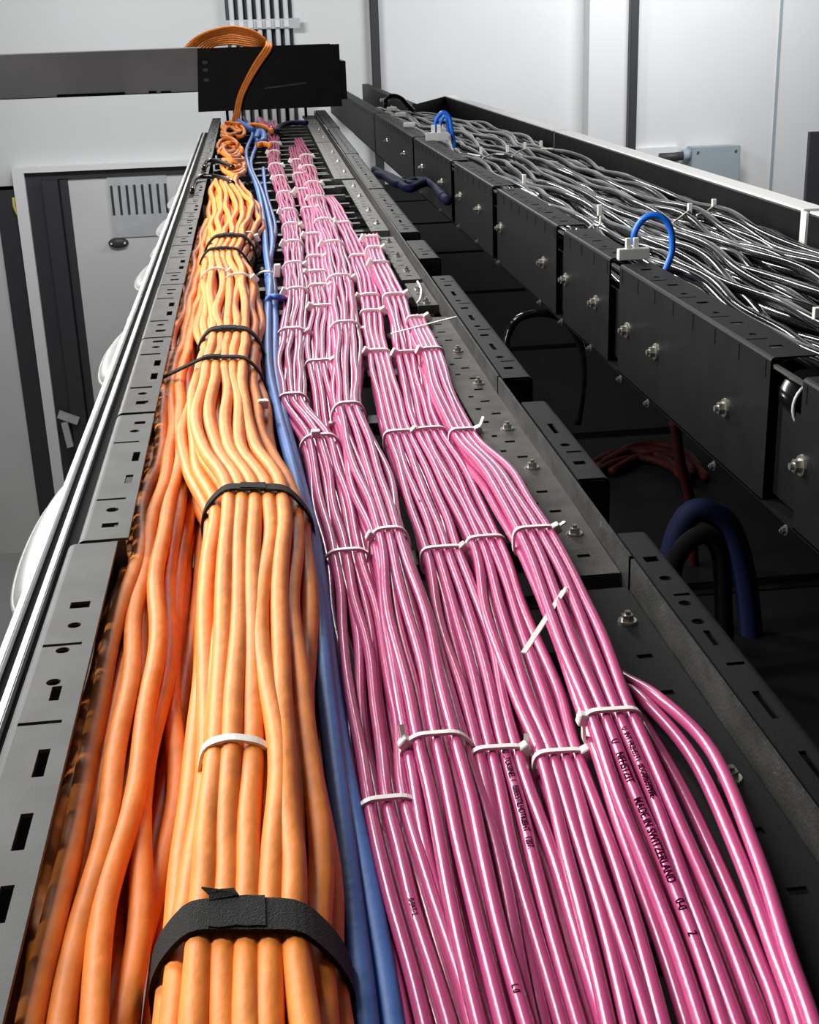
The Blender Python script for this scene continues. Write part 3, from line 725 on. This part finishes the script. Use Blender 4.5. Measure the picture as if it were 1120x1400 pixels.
# ------------------------------------------------------------------ printing on the pink jackets
def find_cable(px, py):
    best = None
    for key, Ps in PATHS.items():
        if key[0] != 'p': continue
        for i, P in enumerate(Ps):
            u, v = proj(P); d = np.hypot(u - px, v - py); k = int(np.argmin(d))
            sc = d[k] - P[k][2] * 1500
            if best is None or sc < best[0]: best = (sc, key, i, P[k][1])
    return best[1:]
def print_text(txt, px, py, size, away=0., phi0=0., name='printed_text', stretch=1.0):
    key, i, y0 = find_cable(px, py); B = BUND[key]
    cu = bpy.data.curves.new('t', 'FONT'); cu.body = txt; cu.size = size; cu.align_y = 'CENTER'; cu.resolution_u = 3; cu.offset = size * .022
    to = bpy.data.objects.new('t', cu); C.objects.link(to)
    me = to.to_mesh(); bm = bmesh.new(); bm.from_mesh(me); to.to_mesh_clear(); bpy.data.objects.remove(to); bpy.data.curves.remove(cu)
    for t in np.linspace(-size * .6, size * .6, 13):
        bmesh.ops.bisect_plane(bm, geom=bm.verts[:] + bm.edges[:] + bm.faces[:], plane_co=(0, t, 0), plane_no=(0, 1, 0))
    ys = np.linspace(y0, y0 - .45, 200); P = B.curve(i, ys)
    s = np.r_[0, np.cumsum(np.linalg.norm(np.diff(P, axis=0), axis=1))]
    T = np.gradient(P, axis=0); T /= np.linalg.norm(T, axis=1)[:, None]
    for v in bm.verts:
        a = v.co.x * stretch; k = min(198, max(0, int(np.searchsorted(s, a)) - 1)); f = (a - s[k]) / (s[k + 1] - s[k])
        c = P[k] * (1 - f) + P[k + 1] * f; t = T[k]
        n = -c / np.linalg.norm(c); n = n - t * (n @ t); n /= np.linalg.norm(n)
        e = np.cross(n, t);
        if e[0] < 0: e = -e
        ph = v.co.y / B.r + phi0
        co = c + (B.r + .00012) * (math.cos(ph) * n + math.sin(ph) * e)
        v.co = co + UP
    # the jacket that carries the print
    P0 = PATHS[key][i][0] + UP
    host = None
    for o in C.objects:
        if o.name.startswith('pink_cable') and o.type == 'MESH' and o.get('group', '').endswith(names[key]):
            if (np.array(o.data.vertices[0].co) - P0) @ (np.array(o.data.vertices[0].co) - P0) < (B.r * 1.05) ** 2: host = o; break
    o = obj(name, bm, 'ink', host); o['label'] = 'small dark printed lettering'
print_text('U     NFHSTZIT        MADE IN SWITZERLAND       0-0         2', 843, 1022, .0055)
print_text('U  INT FR2H52T1  0DGU5LUYL05', 852, 1010, .0040)
print_text('-1055597E-', 890, 1068, .0046)
print_text('U  ..TCKSINEL 1   ISBEESTILHDTKIBHT   1207.', 690, 1040, .0046)
print_text('.0-0AT-2', 560, 1230, .0036)
print_text('L 0', 703, 1355, .0040)
print_text('- 2705 -', 570, 690, .0030)

# ------------------------------------------------------------------ right tray with black cables
ZT = -.36; XF = .56; XB = 1.05
rt2 = tag(empty('cable_tray'), 'black side tray on the right filled with black cables', 'cable tray')
def front_segment(y0, y1, cut):
    bm = bmesh.new(); hs = []
    t = y0 + .05
    while t < y1 - .04:
        hs.append(rect_hole(XF + .026, t, .016, .010))
        if t + .05 < y1 - .02: hs.append(rect_hole(XF + .018, t + .04, .026, .004)); hs.append(round_hole(XF + .022, t + .065, .005) if t + .08 < y1 else rect_hole(XF + .03, t + .06, .01, .004))
        t += .13
    add_plate(bm, [(XF + .004, y0), (XF + .052, y0), (XF + .052, y1), (XF + .004, y1)], hs, ZT - .002, ZT)
    add_strip(bm, [(.004, ZT), (.0015, ZT - .0012), (0, ZT - .004), (0, ZT - .17)], (XF, y0), (XF, y1))
    add_strip(bm, [(.004, ZT - .002), (.003, ZT - .005), (.003, ZT - .17), (.05, ZT - .17)], (XF, y0), (XF, y1))
    for y in (y0, y1): add_strip(bm, [(0, ZT - .004), (0, ZT - .17)], (XF, y), (XF + .0001, y + .0001))
    o = obj('side_segment', bm, 'black_shaded_steel', rt2)
    for t in np.arange(y0 + .012, y1, .085):     # short slits in the shoulder edge
        boxo('shoulder_slit', (XF - .0006, XF + .002, t, t + .003, ZT - .026, ZT - .006), 'void', o)
    return o
fronts = [(.75, 1.285), (1.375, 2.00), (2.06, 2.38), (2.44, 3.05), (3.11, 3.70), (3.76, 4.6), (4.64, 6.0), (6.03, 7.2), (7.2, 9.1)]
fobs = [front_segment(a, b, 0) for a, b in fronts]
for y, z in [(1.10, -.452), (1.302 - .03, -.453), (1.509, -.455), (1.80, -.452), (1.95, -.453), (2.142, -.447), (2.36, -.447), (2.55, -.447), (3.004, -.442), (3.30, -.437), (3.6, -.44), (3.95, -.44), (4.4, -.44), (4.9, -.44), (5.5, -.44)]:
    par = next((o for o, (a, b) in zip(fobs, fronts) if a <= y <= b), fobs[0])
    bolt((XF, y, z), par, 1.9, 'x')
    bolt((XF, y + .03, z - .085), par, 1.0, 'x', 'steel')
# splice strips behind the gaps
for (a, b), (c, d) in zip(fronts, fronts[1:]):
    boxo('splice_plate', (XF + .012, XF + .014, b - .05, c + .05, ZT - .16, ZT - .05), 'black_shaded_steel', rt2)
boxo('edge_bead', (XF + .003, XF + .008, 1.25, 7.0, ZT - .012, ZT - .008), 'grey_ledge', rt2)
# short black pipe showing in the first gap
pe = tag(empty('pipe_end'), 'black pipe with a bright rim in the gap of the right tray side', 'pipe')
tube('pipe', [(XF + .045, 1.60, -.400), (XF + .042, 1.45, -.402), (XF + .040, 1.33, -.406)], .030, 'black', pe, 20)
tube('rim', [(XF + .040 + .030 * math.cos(t), 1.329, -.406 + .030 * math.sin(t)) for t in np.linspace(0, 6.2832, 30)], .0022, 'pale', pe, 6)
# tray bottom and rear side
boxo('tray_floor', (XF, XB, .75, 7.2, -.532, -.528), 'void', rt2)
for y0, y1 in [(1.0, 2.43), (2.46, 4.6), (4.62, 7.2)]:
    bm = bmesh.new()
    add_strip(bm, [(-.004, -.53), (-.004, ZT - .003), (-.002, ZT), (.03, ZT)], (XB, y0), (XB, y1))
    add_strip(bm, [(0, -.53), (0, ZT - .005), (.03, ZT - .004), (.03, ZT)], (XB, y0), (XB, y1))
    o = obj('rear_side', bm, 'black_shaded_steel', rt2)
    tp = boxo('top_edge', (XB - .002, XB + .045, y0, y1, ZT, ZT + .004), 'white_trim', o)  # white base colour painted in for the wall's reflection on this edge
boxo('joint_strip', (XB - .008, XB - .003, 2.432, 2.458, -.47, ZT + .002), 'alu', rt2)
# reducer to the narrow far part
bm = bmesh.new()
vs = [bm.verts.new((x, y, z + H)) for x, y, z in [(XB, 7.2, ZT), (.78, 6.55, ZT - .005), (.78, 6.55, -.52), (XB, 7.2, -.52)]]
bm.faces.new(vs); g = bmesh.ops.extrude_face_region(bm, geom=bm.faces[:])
for v in [e for e in g['geom'] if isinstance(e, bmesh.types.BMVert)]: v.co.y += .01
obj('reducer_plate', bm, 'black_shaded_steel', rt2)
boxo('rear_side', (.775, .785, 6.55, 9.1, -.52, ZT), 'black_shaded_steel', rt2)
boxo('top_edge', (.775, .815, 6.55, 9.1, ZT, ZT + .004), 'black_shaded_steel', rt2)
# black cables
ybs = np.geomspace(.9, 7.0, 150)
NB = 26
for k in range(NB):
    f = (k + .5) / NB; x0 = XF + .06 + f * (XB - XF - .075)
    a1, a2 = rng.uniform(.004, .010, 2); l1, l2 = rng.uniform(.45, .95), rng.uniform(.22, .4); p1, p2 = rng.uniform(0, 6.28, 2)
    sq = np.clip((ybs - 5.4) / 1.6, 0, 1); sq = sq * sq * (3 - 2 * sq)
    x = x0 + a1 * np.sin(6.283 * ybs / l1 + p1) + a2 * .6 * np.sin(6.283 * ybs / l2 + p2)
    x = x * (1 - sq) + (.60 + f * .16) * sq
    z = -.425 + .006 * (k % 3) + .006 * np.sin(6.283 * ybs / (l1 * .8) + p2)
    o = tube('black_cable', np.stack([x, ybs, z], 1), .0085, 'black', None, 12)
    tag(o, 'black cable in the lower layer of the right tray', 'cable', 'lower black cables in the right tray')
NU = 12
for k in range(NU):
    f = (k + .5) / NU; x0 = XF + .07 + f * (XB - XF - .12)
    a1, a2 = rng.uniform(.006, .015), rng.uniform(.003, .006); l1, l2 = rng.uniform(.7, 1.4), rng.uniform(.3, .5); p1, p2 = rng.uniform(0, 6.28, 2)
    x = x0 + a1 * np.sin(6.283 * ybs / l1 + p1) + a2 * np.sin(6.283 * ybs / l2 + p2)
    x = x * (1 - sq) + (.61 + f * .14) * sq
    z = -.402 + .005 * (k % 2) + .007 * np.sin(6.283 * ybs / (l1 * .7) + p2)
    o = tube('black_cable', np.stack([x, ybs, z], 1), .0080, 'black', None, 12)
    tag(o, '%s upper black cable from the near side of the right tray' % ORD[k], 'cable', 'upper black cables in the right tray')
# upright white ties among the black cables
def black_tie(pts, z, head, label, r=.0022):
    t = tag(empty('zip_tie'), label, 'cable tie', 'zip ties on the black cables')
    if len(pts) == 2: pts = [pts[0], ((pts[0][0] + pts[1][0]) / 2, (pts[0][1] + pts[1][1]) / 2 - 1), pts[1]]
    tube('band', spline([at(x, y, z) for x, y in pts], 18), r * 1.0, 'nylon', t, 6)
    p = at(*head, z); s = r * 2.0
    oriented_box('head', p + [0, 0, .004], (s, 0, 0), (0, s, 0), (0, 0, s * 2.6), 'nylon', t, .0006)
black_tie([(920, 305), (932, 296), (943, 287)], -.39, (943, 288), 'bright zip tie standing behind the large blue loop')
black_tie([(953, 294), (966, 289), (976, 282)], -.39, (976, 282), 'zip tie with two tails right of the large blue loop')
black_tie([(806, 312), (812, 307), (820, 308), (821, 296)], -.385, (820, 290), 'zip tie standing left of the large blue loop')
black_tie([(640, 210), (650, 212), (657, 213)], -.385, (658, 208), 'leftmost small tie in the far row on the black cables')
black_tie([(660, 216), (675, 211), (690, 211)], -.385, (694, 205), 'second small tie in the far row on the black cables')
black_tie([(700, 214), (710, 207), (717, 204)], -.385, (718, 201), 'third small tie in the far row on the black cables')
black_tie([(740, 203), (748, 203), (756, 203)], -.385, (740, 199), 'rightmost small tie in the far row on the black cables')
black_tie([(713, 258), (722, 262), (735, 268)], -.380, (717, 247), 'single small tie near the front edge beyond the blue loop')
black_tie([(1112, 436), (1118, 433), (1128, 430)], -.385, (1116, 436), 'zip tie cut by the right picture edge on black cables')
# blue looped patch leads with white plugs
def blue_loop(path, z, plug, pz_, label, r, s):
    t = tag(empty('patch_lead'), label, 'cable')
    pr = []
    base = at(path[0][0], path[0][1], z); yy = base[1]
    tube('blue_jacket', spline([at_y(x, y, yy - .02 * i / len(path)) for i, (x, y) in enumerate(path)], 50), r, 'cyan_blue', t, 10)
    p = at(*plug, pz_)
    c = boxo('clip_plate', (p[0] - .020 * s, p[0] + .020 * s, p[1] - .006 * s, p[1] + .006 * s, p[2] - .007 * s, p[2] + .007 * s), 'pale', t, .001)
    for d in (-.35, .15):
        boxo('clip_pin', (p[0] + d * .02 * s - .003 * s, p[0] + d * .02 * s + .003 * s, p[1] - .003 * s, p[1] + .003 * s, p[2] + .006 * s, p[2] + .02 * s), 'nylon', c)
blue_loop([(866, 334), (868, 318), (878, 301), (895, 294), (910, 301), (918, 318), (919, 342), (913, 362), (906, 376)], -.345, (866, 347), -.352, 'bright blue cable loop with a pale clip on the right tray', .0054, 1.25)
blue_loop([(594, 184), (596, 165), (605, 154), (614, 160), (618, 180), (622, 202)], -.345, (598, 187), -.350, 'small blue cable loop with white clip at the far end of the right tray', .007, 1.9)
blue_loop([(600, 182), (603, 166), (609, 158), (612, 166), (613, 182)], -.345, (604, 178), -.350, 'second blue cable loop inside the small far loop', .006, .9)
# black loop and white scraps at the far end of the right tray
P = spline([at_y(x, y, 6.4) for x, y in [(527, 148), (528, 136), (536, 131), (548, 134), (557, 143), (566, 152)]], 30)
tag(tube('black_cable', P, .010, 'black', None, 8), 'black cable loop standing at the narrow far end', 'cable')
for k, (x, y) in enumerate([(526, 138), (536, 150), (548, 158), (560, 172)]):
    p = at(x, y, -.352)
    tag(boxo('zip_tie', (p[0] - .022, p[0] + .022, p[1] - .01, p[1] + .01, p[2] - .003, p[2] + .012), 'nylon', None, .002), ['farthest white tie scrap on the narrow far tray', 'white tie scrap under the standing black loop', 'white tie scrap right of the standing black loop', 'nearest white tie scrap before the reducer'][k], 'cable tie')

# ------------------------------------------------------------------ dim things in the gap between the trays
for k, q in enumerate([[(512, 232), (530, 240), (552, 250), (575, 252), (597, 244), (610, 262)], [(515, 238), (540, 246), (560, 258), (585, 246), (604, 250), (606, 270)], [(520, 236), (545, 252), (570, 247), (592, 252), (600, 262), (612, 275)]]):
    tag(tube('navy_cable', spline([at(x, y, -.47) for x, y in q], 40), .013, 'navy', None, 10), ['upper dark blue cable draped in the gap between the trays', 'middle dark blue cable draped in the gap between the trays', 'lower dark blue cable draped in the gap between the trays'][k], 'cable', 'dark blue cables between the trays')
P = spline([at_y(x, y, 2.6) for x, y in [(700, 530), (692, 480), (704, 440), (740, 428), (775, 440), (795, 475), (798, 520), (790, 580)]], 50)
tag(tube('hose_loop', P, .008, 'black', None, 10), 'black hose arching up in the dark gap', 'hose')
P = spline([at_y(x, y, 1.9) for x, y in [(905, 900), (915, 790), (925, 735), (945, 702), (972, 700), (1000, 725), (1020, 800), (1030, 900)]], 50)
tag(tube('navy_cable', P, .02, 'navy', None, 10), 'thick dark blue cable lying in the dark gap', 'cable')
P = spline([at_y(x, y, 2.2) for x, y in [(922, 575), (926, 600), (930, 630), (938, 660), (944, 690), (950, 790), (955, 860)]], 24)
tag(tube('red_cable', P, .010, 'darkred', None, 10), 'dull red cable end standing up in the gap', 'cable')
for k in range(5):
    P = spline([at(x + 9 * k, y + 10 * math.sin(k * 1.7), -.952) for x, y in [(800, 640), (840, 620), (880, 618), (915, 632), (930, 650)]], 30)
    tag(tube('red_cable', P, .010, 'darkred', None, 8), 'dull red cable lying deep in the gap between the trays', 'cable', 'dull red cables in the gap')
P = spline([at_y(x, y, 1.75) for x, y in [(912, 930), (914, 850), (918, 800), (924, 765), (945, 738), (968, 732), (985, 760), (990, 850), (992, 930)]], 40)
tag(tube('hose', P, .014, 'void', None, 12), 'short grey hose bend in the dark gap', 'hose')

# ------------------------------------------------------------------ crossing tray and orange drop
ct = tag(empty('cross_tray'), 'black tray crossing over the far end of the main tray', 'cable tray')
def quad_plate(name, pts, y, th, m, parent):
    bm = bmesh.new()
    f = [bm.verts.new((p[0], y, p[2] + H)) for p in pts]; bm.faces.new(f)
    g = bmesh.ops.extrude_face_region(bm, geom=bm.faces[:])
    for v in [e for e in g['geom'] if isinstance(e, bmesh.types.BMVert)]: v.co.y += th
    return obj(name, bm, m, parent)
CYW = 5.9
quad_plate('side_panel', [(-3.0, 0, -.062), (-.17, 0, -.062), (-.17, 0, -.235), (-3.0, 0, -.235)], CYW + .02, .004, 'cross_lit', ct)
boxo('top_lip', (-3.0, -.17, CYW + .02, CYW + .05, -.062, -.058), 'white_trim', ct)
boxo('tray_floor', (-3.0, .40, CYW + .02, CYW + .42, -.238, -.234), 'black_shaded_steel', ct)
boxo('rear_panel', (-3.0, .40, CYW + .42, CYW + .424, -.235, -.068), 'black_shaded_steel', ct)
boxo('bottom_slot', (-.78, -.50, CYW + .012, CYW + .022, -.238, -.226), 'void', ct)
boxo('bottom_slot', (-.40, -.37, CYW + .012, CYW + .022, -.236, -.226), 'void', ct)
boxo('bottom_slot', (-.35, -.31, CYW + .012, CYW + .022, -.236, -.228), 'void', ct)
ep = quad_plate('end_plate', [(-.182, 0, -.064), (.412, 0, -.066), (.412, 0, -.318), (-.20, 0, -.318)], CYW - .004, .005, 'black_shaded_steel', ct)
boxo('end_plate_step', (.395, .436, CYW, CYW + .30, -.29, -.135), 'black_shaded_steel', ct)
for dz in (-.12, -.15, -.19): boxo('plate_bolt', (-.165, -.145, CYW - .008, CYW - .004, dz - .006, dz + .006), 'post', ep)
oriented_box('scratch', at_y(390, 117, CYW - .0045), (.09, 0, .008), (0, .0008, 0), (0, 0, .003), 'grey_ledge', ep)
# legs tying the crossing tray to the main tray
for x in (-.08, .06, .18, .26):
    boxo('hanger', (x - .006, x + .006, CYW + .1, CYW + .11, -.41, -.235), 'black_shaded_steel', ct)
for k in range(9):
    q = [(246 + 4.4 * k, 76), (253 + 4 * k, 66 + .5 * k), (268 + 3.0 * k, 52 + 1.4 * k), (290 + 1.6 * k, 42 + 2.4 * k), (318, 37 + 2.9 * k), (344, 42 + 2.7 * k), (360, 52 + 1.3 * k), (368 - k * .3, 62)]
    P = spline([at_y(x, y, CYW + .05 + .012 * k) for i, (x, y) in enumerate(q)], 40)
    P = np.vstack([P[0] + [-.012, .01, -.12], P])
    if k < 3:
        dx = (k - 1) * 4.0
        dr = [(366 + dx, 67), (353 + dx, 86), (340 + dx * .8, 108), (329 + dx * .7, 132), (324 + dx * .7, 156), (322 + dx, 168)]
        P = np.vstack([P[:-3], spline([at_y(367 + dx * .5, 61, CYW + .0)] + [at_y(x, y, CYW - .016) for x, y in dr], 40)])
    else:
        P = np.vstack([P, P[-1] + [.005, .03, -.10]])
    tag(tube('orange_cable', P, .0062 if k < 3 else .0045, 'orange', None, 10), (['leftmost', 'middle', 'rightmost'][k] + ' orange cable dropping over the front of the crossing tray' if k < 3 else ['fourth', 'fifth', 'sixth', 'seventh', 'eighth', 'ninth'][k - 3] + ' orange strand from the top arching above the crossing tray'), 'cable', 'dropping orange cables' if k < 3 else 'arching orange cables')
# few cables crossing at the far end under the crossing tray
for k, (q, m, lab, r) in enumerate([([(335, 173), (350, 171), (366, 175), (372, 180)], 'orange', 'short orange cable crossing at the far end', .010), ([(326, 166), (335, 172), (345, 178)], 'blue', 'short blue cable end near the crossing tray', .012),
        ([(378, 180), (384, 172), (400, 168), (420, 168)], 'navy', 'dark blue cable bending right under the crossing tray', .010), ([(354, 163), (362, 170), (372, 178)], 'pink', 'short pink cable end under the crossing tray', .012), ([(352, 198), (362, 197), (370, 199)], 'orange', 'orange cable end between blue and pink', .009)]):
    tag(tube(m + '_cable', spline([at(x, y, -.355) for x, y in q], 16), r, m, None, 8), lab, 'cable')
